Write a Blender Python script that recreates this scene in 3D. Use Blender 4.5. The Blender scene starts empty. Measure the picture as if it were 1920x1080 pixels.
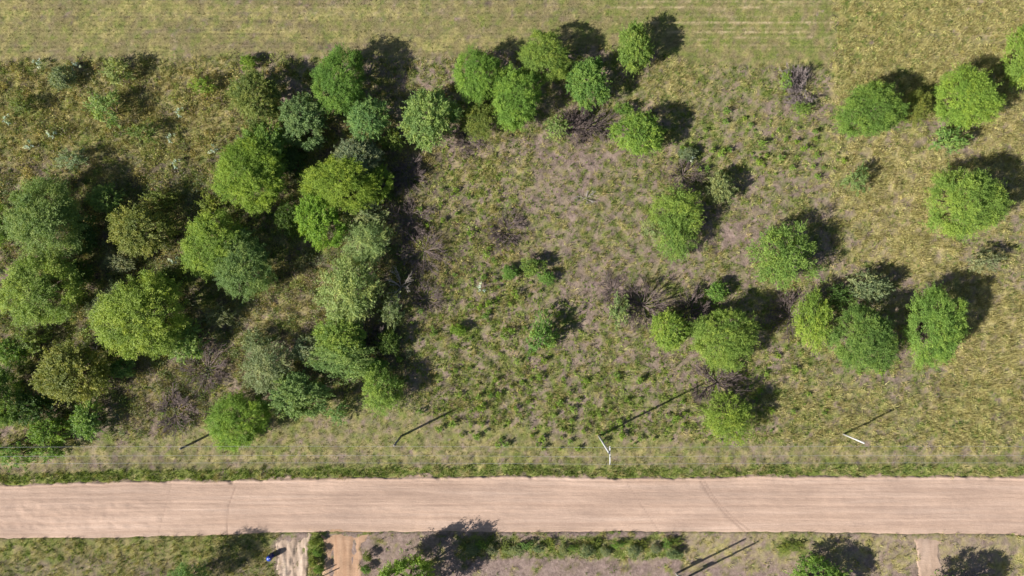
import bpy, math, random
import numpy as np
from mathutils import Vector

# ------------------------------------------------------------------ camera, sky, sun, exposure
scene = bpy.context.scene
COL = scene.collection
H = 72.0                      # flying height of the drone
PPM = 1920 / 108.0            # photograph pixels per metre on the ground

cam_d = bpy.data.cameras.new('camera')
cam_d.lens = 24.0; cam_d.sensor_width = 36.0; cam_d.clip_start = 0.5; cam_d.clip_end = 6000
cam = bpy.data.objects.new('camera', cam_d); COL.objects.link(cam)
cam.location = (0, 0, H); cam.rotation_euler = (0, 0, 0)
scene.camera = cam

SUN_EL = math.radians(32.0)
SHADOW_AZ = math.radians(26.5)        # shadows run right and a little up in the picture
sx, sy = -math.cos(SHADOW_AZ), -math.sin(SHADOW_AZ)
world = bpy.data.worlds.new('World'); scene.world = world; world.use_nodes = True
wn = world.node_tree.nodes; wl = world.node_tree.links
sky = wn.new('ShaderNodeTexSky'); sky.sky_type = 'NISHITA'; sky.sun_disc = False
sky.sun_elevation = SUN_EL; sky.sun_rotation = math.atan2(sx, sy)
sky.air_density = 1.0; sky.dust_density = 1.0; sky.ozone_density = 1.0
wl.new(sky.outputs[0], wn['Background'].inputs[0]); wn['Background'].inputs[1].default_value = 0.052

sun_d = bpy.data.lights.new('sun', 'SUN'); sun_d.energy = 5.0; sun_d.angle = math.radians(0.53)
sun_d.color = (1.0, 0.965, 0.91)
sun = bpy.data.objects.new('sun', sun_d); COL.objects.link(sun)
sd = Vector((-sx * math.cos(SUN_EL), -sy * math.cos(SUN_EL), -math.sin(SUN_EL)))
sun.rotation_euler = sd.to_track_quat('-Z', 'Y').to_euler(); sun.location = (-60, -30, 60)

scene.view_settings.view_transform = 'Standard'
scene.view_settings.look = 'None'
scene.view_settings.exposure = 0.91
scene.view_settings.gamma = 1.0
scene.view_settings.use_curve_mapping = False

# ------------------------------------------------------------------ helpers
RNG = np.random.default_rng(11)
random.seed(5)
_tab = np.random.default_rng(3).random((8, 256, 256))

def vnoise(x, y, seed=0):
    t = _tab[seed % 8]
    x = np.asarray(x, float) + seed * 17.31; y = np.asarray(y, float) - seed * 9.77
    xi = np.floor(x); yi = np.floor(y); fx = x - xi; fy = y - yi
    xi = xi.astype(int) & 255; yi = yi.astype(int) & 255; xj = (xi + 1) & 255; yj = (yi + 1) & 255
    fx = fx * fx * (3 - 2 * fx); fy = fy * fy * (3 - 2 * fy)
    a = t[xi, yi] * (1 - fx) + t[xj, yi] * fx
    b = t[xi, yj] * (1 - fx) + t[xj, yj] * fx
    return a * (1 - fy) + b * fy

def fbm(x, y, scale, octaves=4, seed=0, gain=0.5):
    v = 0; amp = 1; tot = 0; f = 1.0 / scale
    for o in range(octaves):
        v = v + amp * vnoise(x * f, y * f, seed + o); tot += amp; amp *= gain; f *= 2.03
    return v / tot

def sm(a, b, x):
    t = np.clip((np.asarray(x, float) - a) / (b - a), 0, 1)
    return t * t * (3 - 2 * t)

def gx(px): return (px - 960.0) / PPM
def gy(py): return (540.0 - py) / PPM
def topx(X): return X * PPM + 960.0
def topy(Y): return 540.0 - Y * PPM

def under(px, py, z):
    """ground point below something seen at (px, py) whose height is z"""
    k = 1 - z / H
    return gx(px) * k, gy(py) * k

def mesh_from(name, verts, faces_flat, nper, attrs=None, smooth=False, mat=None):
    verts = np.ascontiguousarray(verts, dtype=np.float32)
    faces_flat = np.ascontiguousarray(faces_flat, dtype=np.int32).ravel()
    m = bpy.data.meshes.new(name)
    nf = len(faces_flat) // nper
    m.vertices.add(len(verts)); m.vertices.foreach_set('co', verts.ravel())
    m.loops.add(len(faces_flat)); m.loops.foreach_set('vertex_index', faces_flat)
    m.polygons.add(nf); m.polygons.foreach_set('loop_start', np.arange(0, nf * nper, nper, dtype=np.int32))
    if attrs:
        for an, (dom, typ, data) in attrs.items():
            a = m.attributes.new(an, typ, dom)
            a.data.foreach_set('color' if typ == 'FLOAT_COLOR' else 'value', np.ascontiguousarray(data, dtype=np.float32).ravel())
    m.update(calc_edges=True)
    if smooth: m.polygons.foreach_set('use_smooth', np.ones(nf, dtype=bool))
    if mat: m.materials.append(mat)
    return m

def link(name, mesh, parent=None):
    o = bpy.data.objects.new(name, mesh); COL.objects.link(o)
    if parent is not None: o.parent = parent
    return o

def tag(o, label=None, cat=None, group=None, kind=None):
    if label: o['label'] = label
    if cat: o['category'] = cat
    if group: o['group'] = group
    if kind: o['kind'] = kind
    return o

def empty(name, loc, scale=(1, 1, 1), rz=0.0):
    o = bpy.data.objects.new(name, None); COL.objects.link(o)
    o.location = loc; o.scale = scale; o.rotation_euler = (0, 0, rz); o.empty_display_size = 0.3
    return o

class TubeSet:
    def __init__(s): s.v = []; s.f = []
    def tube(s, pts, rad, sides=6, cap=True):
        pts = [Vector(p) for p in pts]; base = len(s.v)
        for i, p in enumerate(pts):
            d = (pts[min(i + 1, len(pts) - 1)] - pts[max(i - 1, 0)]).normalized()
            u = d.cross(Vector((0.13, 0.97, 0.21))).normalized()
            if u.length < 0.5: u = d.cross(Vector((1, 0, 0))).normalized()
            w = d.cross(u)
            for k in range(sides):
                a = 2 * math.pi * k / sides
                s.v.append(tuple(p + (u * math.cos(a) + w * math.sin(a)) * rad[i]))
        for i in range(len(pts) - 1):
            for k in range(sides):
                a = base + i * sides + k; b = base + i * sides + (k + 1) % sides
                s.f.append((a, b, b + sides, a + sides))
        if cap:
            s.f.append(tuple(base + k for k in range(sides))[::-1])
            s.f.append(tuple(base + (len(pts) - 1) * sides + k for k in range(sides)))
    def box(s, c, d, rz=0.0):
        b = len(s.v); ca, sa = math.cos(rz), math.sin(rz)
        for z in (-1, 1):
            for (x, y) in ((-1, -1), (1, -1), (1, 1), (-1, 1)):
                X, Y = x * d[0] / 2, y * d[1] / 2
                s.v.append((c[0] + X * ca - Y * sa, c[1] + X * sa + Y * ca, c[2] + z * d[2] / 2))
        for q in ((3, 2, 1, 0), (4, 5, 6, 7), (0, 1, 5, 4), (1, 2, 6, 5), (2, 3, 7, 6), (3, 0, 4, 7)):
            s.f.append(tuple(b + i for i in q))
    def mesh(s, name, mat, smooth=True):
        m = bpy.data.meshes.new(name); m.from_pydata(s.v, [], s.f); m.update()
        if smooth: m.polygons.foreach_set('use_smooth', np.ones(len(m.polygons), dtype=bool))
        m.materials.append(mat); return m

# ------------------------------------------------------------------ materials
def new_mat(name):
    m = bpy.data.materials.new(name); m.use_nodes = True
    nt = m.node_tree
    for n in list(nt.nodes): nt.nodes.remove(n)
    out = nt.nodes.new('ShaderNodeOutputMaterial')
    return m, nt, out

def noise_node(nt, scale, detail=5, rough=0.6, stretch=None, coord='Object'):
    tc = nt.nodes.new('ShaderNodeTexCoord'); n = nt.nodes.new('ShaderNodeTexNoise')
    n.inputs['Scale'].default_value = scale; n.inputs['Detail'].default_value = detail; n.inputs['Roughness'].default_value = rough
    if stretch:
        mp = nt.nodes.new('ShaderNodeMapping'); mp.inputs['Scale'].default_value = stretch
        nt.links.new(tc.outputs[coord], mp.inputs[0]); nt.links.new(mp.outputs[0], n.inputs[0])
    else: nt.links.new(tc.outputs[coord], n.inputs[0])
    return n

def ramp(nt, src, stops):
    r = nt.nodes.new('ShaderNodeValToRGB'); e = r.color_ramp.elements
    while len(e) < len(stops): e.new(0.5)
    for i, (p, c) in enumerate(stops):
        e[i].position = p; e[i].color = (c[0], c[1], c[2], 1)
    nt.links.new(src, r.inputs[0]); return r

def mixc(nt, mode, a, b, fac=1.0):
    m = nt.nodes.new('ShaderNodeMix'); m.data_type = 'RGBA'; m.blend_type = mode
    if isinstance(fac, (int, float)): m.inputs[0].default_value = fac
    else: nt.links.new(fac, m.inputs[0])
    for v, i in ((a, 6), (b, 7)):
        if isinstance(v, tuple): m.inputs[i].default_value = (v[0], v[1], v[2], 1)
        else: nt.links.new(v, m.inputs[i])
    return m.outputs[2]

def bump(nt, src, strength, dist):
    b = nt.nodes.new('ShaderNodeBump'); b.inputs['Strength'].default_value = strength; b.inputs['Distance'].default_value = dist
    nt.links.new(src, b.inputs['Height']); return b.outputs[0]

# cover colours (albedo): dark to light through fine noise
C_GREEN = ((0.050, 0.078, 0.016), (0.130, 0.165, 0.034), (0.210, 0.235, 0.055))
C_GOLD  = ((0.150, 0.122, 0.042), (0.330, 0.280, 0.105), (0.480, 0.410, 0.180))
C_SOIL  = ((0.135, 0.094, 0.080), (0.240, 0.172, 0.148), (0.340, 0.252, 0.216))
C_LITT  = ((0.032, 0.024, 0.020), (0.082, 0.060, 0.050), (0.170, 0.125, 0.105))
C_FIELD = ((0.092, 0.076, 0.035), (0.188, 0.155, 0.074), (0.265, 0.217, 0.108))
C_STRAW = ((0.280, 0.215, 0.110), (0.400, 0.315, 0.180), (0.520, 0.420, 0.260))

def ground_material():
    m, nt, out = new_mat('ground')
    L = nt.links
    a1 = nt.nodes.new('ShaderNodeAttribute'); a1.attribute_name = 'cover_a'
    a2 = nt.nodes.new('ShaderNodeAttribute'); a2.attribute_name = 'cover_b'
    s1 = nt.nodes.new('ShaderNodeSeparateColor'); L.new(a1.outputs['Color'], s1.inputs[0])
    s2 = nt.nodes.new('ShaderNodeSeparateColor'); L.new(a2.outputs['Color'], s2.inputs[0])
    ws = [s1.outputs[0], s1.outputs[1], s1.outputs[2], s2.outputs[0], s2.outputs[1], s2.outputs[2]]
    total = None
    for i, (cs, w) in enumerate(zip((C_GREEN, C_GOLD, C_SOIL, C_LITT, C_FIELD, C_STRAW), ws)):
        n = noise_node(nt, (4.2, 3.6, 3.0, 3.4, 4.0, 4.5)[i], 6, 0.72)
        r = ramp(nt, n.outputs['Fac'], [(0.30, cs[0]), (0.50, cs[1]), (0.70, cs[2])])
        v = nt.nodes.new('ShaderNodeVectorMath'); v.operation = 'SCALE'
        L.new(r.outputs[0], v.inputs[0]); L.new(w, v.inputs['Scale'])
        if total is None: total = v.outputs[0]
        else:
            ad = nt.nodes.new('ShaderNodeVectorMath'); ad.operation = 'ADD'
            L.new(total, ad.inputs[0]); L.new(v.outputs[0], ad.inputs[1]); total = ad.outputs[0]
    p = nt.nodes.new('ShaderNodeBsdfPrincipled'); p.inputs['Roughness'].default_value = 0.95
    p.inputs['Specular IOR Level'].default_value = 0.1
    L.new(total, p.inputs['Base Color'])
    nb = noise_node(nt, 7.0, 6, 0.75)
    L.new(bump(nt, nb.outputs['Fac'], 0.9, 0.10), p.inputs['Normal'])
    L.new(p.outputs[0], out.inputs[0])
    return m

def dirt_material(name, lo, mid, hi, streak=(0.06, 1.6, 1), streak_amt=0.5, bumpd=0.09, track=None):
    m, nt, out = new_mat(name); L = nt.links
    n1 = noise_node(nt, 1.0, 5, 0.6, streak)
    n2 = noise_node(nt, 0.35, 5, 0.65, (.4, 1.0, 1))
    n3 = noise_node(nt, 9.0, 5, 0.7)
    c = ramp(nt, n1.outputs['Fac'], [(0.30, lo), (0.50, mid), (0.70, hi)]).outputs[0]
    d = ramp(nt, n2.outputs['Fac'], [(0.30, (0.80, 0.80, 0.81)), (0.70, (1.12, 1.11, 1.10))]).outputs[0]
    e = ramp(nt, n3.outputs['Fac'], [(0.25, (0.84, 0.83, 0.81)), (0.75, (1.14, 1.14, 1.14))]).outputs[0]
    c = mixc(nt, 'MULTIPLY', c, d); c = mixc(nt, 'MULTIPLY', c, e)
    if track:
        at = nt.nodes.new('ShaderNodeAttribute'); at.attribute_name = 'track'
        c = mixc(nt, 'MIX', c, track, at.outputs['Fac'])
    p = nt.nodes.new('ShaderNodeBsdfPrincipled'); p.inputs['Roughness'].default_value = 0.95
    p.inputs['Specular IOR Level'].default_value = 0.1
    L.new(c, p.inputs['Base Color'])
    nb = noise_node(nt, 2.2, 6, 0.7, (0.35, 2.0, 1))
    L.new(bump(nt, nb.outputs['Fac'], 0.6, bumpd), p.inputs['Normal'])
    L.new(p.outputs[0], out.inputs[0]); return m

def leaf_material(name, from_object=True, trans=0.35):
    """foliage: colour from the object (or per blade attribute), varied leaf by leaf"""
    m, nt, out = new_mat(name); L = nt.links
    if from_object:
        oi = nt.nodes.new('ShaderNodeObjectInfo'); base = oi.outputs['Color']
        at = nt.nodes.new('ShaderNodeAttribute'); at.attribute_name = 'tint'
        r = ramp(nt, at.outputs['Fac'], [(0.0, (0.55, 0.64, 0.62)), (0.5, (1, 1, 1)), (1.0, (1.48, 1.25, 1.05))]).outputs[0]
        c = mixc(nt, 'MULTIPLY', base, r)
    else:
        at = nt.nodes.new('ShaderNodeAttribute'); at.attribute_name = 'blade_colour'; c = at.outputs['Color']
    d = nt.nodes.new('ShaderNodeBsdfPrincipled'); d.inputs['Roughness'].default_value = 0.6
    d.inputs['Specular IOR Level'].default_value = 0.25
    t = nt.nodes.new('ShaderNodeBsdfTranslucent')
    L.new(c, d.inputs['Base Color'])
    ct = mixc(nt, 'MULTIPLY', c, (1.15, 1.25, 0.6)); L.new(ct, t.inputs['Color'])
    mx = nt.nodes.new('ShaderNodeMixShader'); mx.inputs[0].default_value = trans
    L.new(d.outputs[0], mx.inputs[1]); L.new(t.outputs[0], mx.inputs[2]); L.new(mx.outputs[0], out.inputs[0])
    return m

def plain_material(name, lo, hi, scale=6.0, rough=0.85, stretch=None, spec=0.2, bumpd=0.01):
    m, nt, out = new_mat(name); L = nt.links
    n = noise_node(nt, scale, 5, 0.65, stretch)
    c = ramp(nt, n.outputs['Fac'], [(0.3, lo), (0.7, hi)]).outputs[0]
    p = nt.nodes.new('ShaderNodeBsdfPrincipled'); p.inputs['Roughness'].default_value = rough
    p.inputs['Specular IOR Level'].default_value = spec
    L.new(c, p.inputs['Base Color']); L.new(bump(nt, n.outputs['Fac'], 0.5, bumpd), p.inputs['Normal'])
    L.new(p.outputs[0], out.inputs[0]); return m

M_GROUND = ground_material()
M_ROAD = dirt_material('graded_dirt', (0.362, 0.252, 0.190), (0.424, 0.301, 0.231), (0.478, 0.350, 0.276), track=(0.25, 0.172, 0.132))
M_DRIVE = dirt_material('orange_dirt', (0.33, 0.20, 0.125), (0.40, 0.255, 0.165), (0.47, 0.32, 0.22), streak=(1.4, 0.12, 1))
M_PALE = dirt_material('pale_sand', (0.27, 0.195, 0.145), (0.41, 0.31, 0.235), (0.54, 0.43, 0.34), streak=(1.6, 0.20, 1), bumpd=0.12)
M_PATH = dirt_material('path_dirt', (0.34, 0.24, 0.18), (0.40, 0.285, 0.215), (0.45, 0.33, 0.255), streak=(1.3, .2, 1))
M_LEAF = leaf_material('leaves'); M_BLADE = leaf_material('grass_blades', False, 0.30)
M_BARK = plain_material('bark', (0.07, 0.05, 0.036), (0.17, 0.13, 0.10), 8, 0.95, (1, 1, 0.2), 0.1, 0.03)
M_DEAD = plain_material('dead_wood', (0.088, 0.066, 0.060), (0.20, 0.155, 0.142), 7, 0.95, None, 0.1, 0.01)
M_FAN = plain_material('grey_dead_twigs', (0.17, 0.135, 0.125), (0.34, 0.28, 0.26), 7, 0.95, None, 0.1, 0.01)
M_PALEWOOD = plain_material('bleached_wood', (0.24, 0.21, 0.18), (0.42, 0.37, 0.33), 7, 0.95, None, 0.1, 0.01)
M_CONC = plain_material('concrete', (0.38, 0.37, 0.36), (0.56, 0.55, 0.54), 5, 0.8, None, 0.3, 0.01)
M_WOODPOLE = plain_material('weathered_pole_wood', (0.13, 0.115, 0.10), (0.27, 0.25, 0.23), 9, 0.9, (1, 1, 0.1), 0.2, 0.02)
M_WHITE = plain_material('white_paint', (0.50, 0.49, 0.48), (0.68, 0.67, 0.66), 5, 0.5, None, 0.4, 0.003)
M_WIRE = plain_material('aluminium_wire', (0.26, 0.26, 0.27), (0.38, 0.38, 0.39), 5, 0.45, None, 0.5, 0.001)
M_DARK = plain_material('dark_metal', (0.05, 0.05, 0.055), (0.10, 0.10, 0.11), 8, 0.6, None, 0.4, 0.002)
M_BLUE = plain_material('blue_plastic', (0.006, 0.012, 0.13), (0.010, 0.022, 0.20), 4, 0.35, None, 0.5, 0.003)
M_BLUELID = plain_material('faded_blue_plastic', (0.012, 0.03, 0.24), (0.02, 0.06, 0.34), 6, 0.3, None, 0.5, 0.003)
M_GREYBOX = plain_material('grey_enamel', (0.30, 0.31, 0.32), (0.42, 0.43, 0.44), 6, 0.5, None, 0.4, 0.003)

# ------------------------------------------------------------------ what covers the ground where
ROAD_N = lambda px: 7 * (fbm(gx(px), 0 * px, 9.0, 2, 3) - .5) + 5 * (fbm(gx(px), 0 * px + 5, 1.6, 3, 1) - .5) + np.interp(px, [-400, 0, 480, 900, 1500, 1920, 2400], [910, 906, 898, 893, 893, 892, 892])
ROAD_S = lambda px: 5 * (fbm(gx(px), 0 * px + 9, 9.0, 2, 5) - .5) + 3.5 * (fbm(gx(px), 0 * px + 2, 1.3, 3, 2) - .5) + np.interp(px, [-400, 0, 250, 480, 700, 1300, 1920, 2400], [1016, 1010, 1006, 1000, 997, 998, 1002, 1004])

#  kinds:      green gold soil litter field straw
MIX = dict(
    clearing=(0.30, 0.12, 0.50, 0.10, 0.00, 0.00),
    soil    =(0.07, 0.05, 0.70, 0.18, 0.00, 0.00),
    scrub   =(0.30, 0.48, 0.02, 0.20, 0.00, 0.00),
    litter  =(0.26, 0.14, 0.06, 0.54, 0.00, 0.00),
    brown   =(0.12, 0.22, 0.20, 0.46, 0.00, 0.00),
    gold    =(0.06, 0.74, 0.06, 0.02, 0.00, 0.12),
    goldgrn =(0.26, 0.69, 0.02, 0.02, 0.01, 0.00),
    straw   =(0.08, 0.40, 0.22, 0.05, 0.00, 0.25),
    field   =(0.20, 0.12, 0.06, 0.00, 0.62, 0.00),
    fieldgrn=(0.46, 0.14, 0.04, 0.00, 0.36, 0.00),
    verge   =(0.42, 0.22, 0.16, 0.04, 0.16, 0.00),
    green   =(0.80, 0.12, 0.04, 0.04, 0.00, 0.00),
    tussock =(0.46, 0.16, 0.34, 0.04, 0.00, 0.00),
    olive   =(0.40, 0.24, 0.04, 0.00, 0.32, 0.00),
    dryyard =(0.02, 0.03, 0.88, 0.07, 0.00, 0.00),
)
ELL = [  # cx, cy, rx, ry, softness, kind, strength : patches seen in the photograph
    (220, 240, 330, 150, .5, 'scrub', 1), (60, 160, 130, 60, .5, 'goldgrn', .6), (330, 200, 120, 90, .5, 'gold', .6), (390, 300, 60, 70, .5, 'gold', .5),
    (150, 330, 230, 50, .5, 'brown', .6),
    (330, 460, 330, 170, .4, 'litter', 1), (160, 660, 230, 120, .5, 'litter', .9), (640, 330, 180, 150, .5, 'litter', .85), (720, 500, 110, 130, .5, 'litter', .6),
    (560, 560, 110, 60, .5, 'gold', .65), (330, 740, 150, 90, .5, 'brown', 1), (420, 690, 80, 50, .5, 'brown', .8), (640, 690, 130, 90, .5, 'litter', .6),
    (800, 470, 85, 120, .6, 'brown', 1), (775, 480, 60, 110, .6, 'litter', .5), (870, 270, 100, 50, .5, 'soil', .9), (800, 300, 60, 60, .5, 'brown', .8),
    (935, 320, 90, 50, .6, 'gold', .45), (1090, 280, 140, 70, .5, 'soil', .75), (1060, 350, 80, 60, .5, 'soil', .5), (1130, 520, 110, 70, .5, 'soil', .75),
    (1150, 560, 60, 50, .5, 'soil', .9), (940, 450, 60, 40, .5, 'brown', .6), (900, 560, 60, 60, .5, 'soil', .5), (1400, 430, 60, 40, .5, 'soil', .9), (1490, 560, 60, 30, .5, 'soil', .8),
    (1250, 680, 120, 60, .6, 'soil', .4), (900, 640, 140, 110, .6, 'tussock', .9), (1030, 740, 220, 80, .6, 'tussock', .9), (1130, 640, 90, 60, .5, 'clearing', .8), (1350, 260, 110, 60, .5, 'tussock', 1),
    (1500, 270, 90, 60, .5, 'tussock', .8), (1280, 150, 70, 60, .5, 'goldgrn', .8), (1380, 170, 90, 60, .5, 'fieldgrn', .5), (1400, 160, 60, 35, .5, 'tussock', .7),
    (1480, 690, 150, 100, .6, 'tussock', .8), (1560, 780, 170, 80, .6, 'goldgrn', .7),
    (1700, 370, 150, 120, .5, 'gold', .95), (1690, 400, 60, 50, .6, 'straw', .9), (1640, 300, 80, 50, .5, 'gold', .6), (1880, 300, 60, 150, .5, 'gold', .8),
    (1860, 640, 110, 160, .5, 'gold', .95), (1840, 780, 130, 70, .5, 'goldgrn', .95), (1720, 480, 130, 40, .5, 'gold', .8),
    (1900, 790, 30, 30, .5, 'litter', .5), (1250, 800, 320, 50, .6, 'tussock', .6),
]

def cover_weights(X, Y, fine=True):
    px = topx(X); py = topy(Y)
    wx = px + 70 * (fbm(X, Y, 7.0, 4, 1) - .5); wy = py + 60 * (fbm(X, Y, 6.0, 4, 5) - .5)
    fx_ = px + 14 * (fbm(X, Y, 1.6, 3, 2) - .5); fy_ = py + 14 * (fbm(X, Y, 1.6, 3, 6) - .5)
    W = np.zeros(px.shape + (6,)); W[...] = MIX['clearing']
    def lay(mask, kind):
        nonlocal W
        W += (np.array(MIX[kind]) - W) * np.clip(mask, 0, 1)[..., None]
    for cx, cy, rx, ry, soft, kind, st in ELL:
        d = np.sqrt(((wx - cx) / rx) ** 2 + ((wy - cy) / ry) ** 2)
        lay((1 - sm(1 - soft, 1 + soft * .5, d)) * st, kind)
    # upper right pasture
    lay(sm(1548, 1572, wx * .3 + fx_ * .7) * (1 - sm(150, 240, wy)), 'goldgrn')
    lay(sm(1700, 1800, wx) * (1 - sm(120, 200, wy)) * .75, 'gold')
    # mown field along the top
    yb = np.interp(px, [-600, 0, 560, 600, 850, 900, 1150, 1240, 1300, 1560], [118, 112, 104, 108, 108, 98, 86, 95, 120, 125])
    fm = (1 - sm(-7, 7, fy_ - yb)) * (1 - sm(1555, 1568, fx_))
    lay(fm, 'field')
    rows = sm(.52, .66, fbm(X * .045, Y, .62, 3, 5)) * fm
    lay(rows * .40, 'brown')
    lay(sm(.55, .68, fbm(X * .05, Y, .8, 3, 1)) * fm * .5, 'goldgrn')
    lay(fm * sm(850, 1300, wx), 'fieldgrn')
    lay(fm * (1 - sm(200, 420, wx)) * .45 * sm(.45, .6, fbm(X, Y, 5, 3, 3)), 'goldgrn')
    # straw windrows of the field
    st = 0
    for y0, x0, x1, amt in ((2, 1180, 1540, .55), (9, 1420, 1545, .6), (15, 1150, 1470, .9), (14, 470, 660, .40), (26, 560, 740, .45), (31, 1250, 1480, .25), (43, 1200, 1570, .9), (52, 1330, 1500, .25), (61, 1250, 1560, .9), (72, 1360, 1560, .75), (75, 1230, 1340, .3), (84, 1300, 1500, .2), (56, 480, 800, .15), (8, 600, 1000, .15)):
        yy = y0 + 3.0 * (fbm(X, Y * 0 + y0, 3.0, 3, 4) - .5)
        st = st + amt * np.exp(-((py - yy) / 1.7) ** 2) * sm(x0 - 40, x0 + 40, px) * (1 - sm(x1 - 40, x1 + 30, px)) * (.25 + .9 * sm(.38, .62, fbm(X, Y + y0, .55, 3, 7)))
    st = st + .5 * np.exp(-((px - 1557) / 3.0) ** 2) * (py < 85) * sm(.4, .6, fbm(X, Y, 1.0, 2, 1))
    W += (np.array((0, .1, .0, 0, 0, .9)) - W) * np.clip(st * fm * 1.1, 0, 1)[..., None]
    # mown verge and the taller green strip at the road
    vb = np.interp(px, [-600, 0, 300, 480, 700, 900, 1500, 1920, 2500], [850, 845, 820, 760, 755, 800, 835, 850, 850])
    lay(sm(-22, 22, fy_ - vb) * .9, 'verge')
    lay(sm(838, 862, fy_) * (1 - sm(480, 560, wx)) * .5, 'brown')
    lay(sm(-5, 5, fy_ - (ROAD_N(px) - 19)), 'green')
    lay(np.exp(-((py - (ROAD_N(px) - 38)) / 6.0) ** 2) * sm(.42, .58, fbm(X * .3, Y, 1.3, 3, 2)) * .8, 'straw')
    # south of the road
    so = sm(-3, 3, fy_ - (ROAD_S(px) - 2))
    lay(so, 'dryyard')
    lay(so * (1 - sm(505, 525, fx_)), 'olive')
    lay(so * (1 - sm(505, 525, fx_)) * sm(1040, 1060, wy) * .7, 'brown')
    lay(so * sm(572, 580, fx_) * (1 - sm(606, 614, fx_)), 'green')
    lay(so * sm(845, 880, fx_) * (1 - sm(1265, 1282, fx_)) * sm(1004, 1010, fy_) * (1 - sm(1038, 1052, fy_)) * .85, 'green')
    lay(so * sm(1275, 1290, fx_) * (1 - sm(2300, 2400, fx_)) * (1 - sm(1040, 1080, wy)) * .55, 'straw')
    lay(so * (1 - sm(.6, 1.2, np.sqrt(((wx - 1480) / 60) ** 2 + ((wy - 1020) / 30) ** 2))) * .8, 'green')
    lay(so * sm(1840, 1900, wx) * .4, 'goldgrn')
    if fine:
        for k in range(6):
            n = fbm(X, Y, (0.62, 0.55, 0.9, 1.1, 0.7, 0.4)[k], 4, k + 1, .75)
            W[..., k] *= np.clip((n - .30) * 2.6, .03, 2) ** 1.9
        W /= W.sum(-1, keepdims=True) + 1e-6
    return W

def ground_z(X, Y):
    px = topx(X); py = topy(Y)
    inner = sm(400, 60, np.abs(X)) if False else 1.0
    rough = .25 + .75 * sm(90, 125, py)
    z = .16 * (fbm(X, Y, 5, 3, 2) - .5) + .22 * rough * (fbm(X, Y, .75, 3, 4) - .5)
    z = z + (.03 + .05 * fbm(X * .05, Y, .9, 2, 3)) * (1 - sm(90, 120, py)) * np.sin(Y * 2 * math.pi / .45)
    # the strip along the road: low ditch bank north, cut bank south
    rn = ROAD_N(px); rs = ROAD_S(px)
    wob = 5 * (fbm(X, Y, 1.3, 3, 6) - .5)
    inside = sm(1, 9, py - rn + wob) * (1 - sm(-4, 0, py - rs + wob * .5))
    z = z * (1 - inside) - .22 * inside
    south = sm(-2.0, 1.5, py - rs + wob * .5)
    z = z * (1 - .45 * south) + .10 * south
    z = z + .10 * np.exp(-((py - rn + 22) / 8.0) ** 2)
    return z

# ------------------------------------------------------------------ ground sheet
def axis(lo, hi, step, far):
    a = list(np.arange(lo, hi + step * .5, step)); s = step; x = a[-1]; up = []
    while x < far: s *= 1.35; x += s; up.append(x)
    s = step; x = a[0]; dn = []
    while x > -far: s *= 1.35; x -= s; dn.append(x)
    return np.array(dn[::-1] + a + up)

def grid_faces(nx, ny):
    i = np.arange(ny - 1)[:, None] * nx + np.arange(nx - 1)[None, :]
    return np.stack([i, i + 1, i + nx + 1, i + nx], -1).reshape(-1, 4)

xs = axis(-57.0, 57.0, 0.20, 2500.0); ys = axis(-32.6, 32.6, 0.20, 2500.0)
GX, GY = np.meshgrid(xs, ys)
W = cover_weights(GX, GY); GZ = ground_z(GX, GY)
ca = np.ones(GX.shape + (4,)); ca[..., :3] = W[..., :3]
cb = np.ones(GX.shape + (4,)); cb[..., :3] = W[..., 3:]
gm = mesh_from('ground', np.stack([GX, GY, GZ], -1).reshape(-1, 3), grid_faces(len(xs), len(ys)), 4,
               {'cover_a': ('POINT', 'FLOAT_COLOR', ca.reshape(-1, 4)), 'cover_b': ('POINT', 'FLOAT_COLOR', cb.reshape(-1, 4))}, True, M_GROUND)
ground = tag(link('ground', gm), 'dry soil and patchy grass ground of the plot and its surroundings', 'ground', kind='structure')

# ------------------------------------------------------------------ road and tracks
def seg_dist(px, py, pts):
    d = np.full(px.shape, 1e9)
    for (x0, y0), (x1, y1) in zip(pts[:-1], pts[1:]):
        vx, vy = x1 - x0, y1 - y0
        t = np.clip(((px - x0) * vx + (py - y0) * vy) / (vx * vx + vy * vy), 0, 1)
        d = np.minimum(d, np.hypot(px - x0 - t * vx, py - y0 - t * vy))
    return d

xr = axis(-59.0, 59.0, 0.16, 900.0); vr = np.linspace(-0.06, 1.06, 60)
RX, V = np.meshgrid(xr, vr)
pxr = topx(RX); n_ = ROAD_N(pxr) + 0.0; s_ = ROAD_S(pxr)
RY = gy(s_ + (n_ - s_) * V)
prof = .03 + .05 * np.sin(np.clip(V, 0, 1) * math.pi)
edge = fbm(RX, RY, 1.1, 3, 3) - .5
RZ = prof + .04 * (fbm(RX * .07, RY, .8, 3, 2) - .5) + .030 * (fbm(RX, RY, .5, 3, 5) - .5)
RZ += .14 * np.exp(-((V - .965) / .022) ** 2) * (.4 + 1.2 * fbm(RX, RY, .8, 3, 1)) + .05 * np.exp(-((V - .90) / .012) ** 2)
RZ -= .40 * sm(.97 + edge * .22, 1.07 + edge * .14, V)
RZ -= .30 * (1 - sm(-.05, .012, V))
left_bumps = (1 - sm(150, 420, pxr)) * sm(.12, .2, V) * (1 - sm(.55, .75, V))
RZ += .14 * left_bumps * (fbm(RX * .8, RY * 1.4, .7, 3, 6) - .5)
pyr = topy(RY)
tr = np.zeros(RX.shape)
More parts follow.
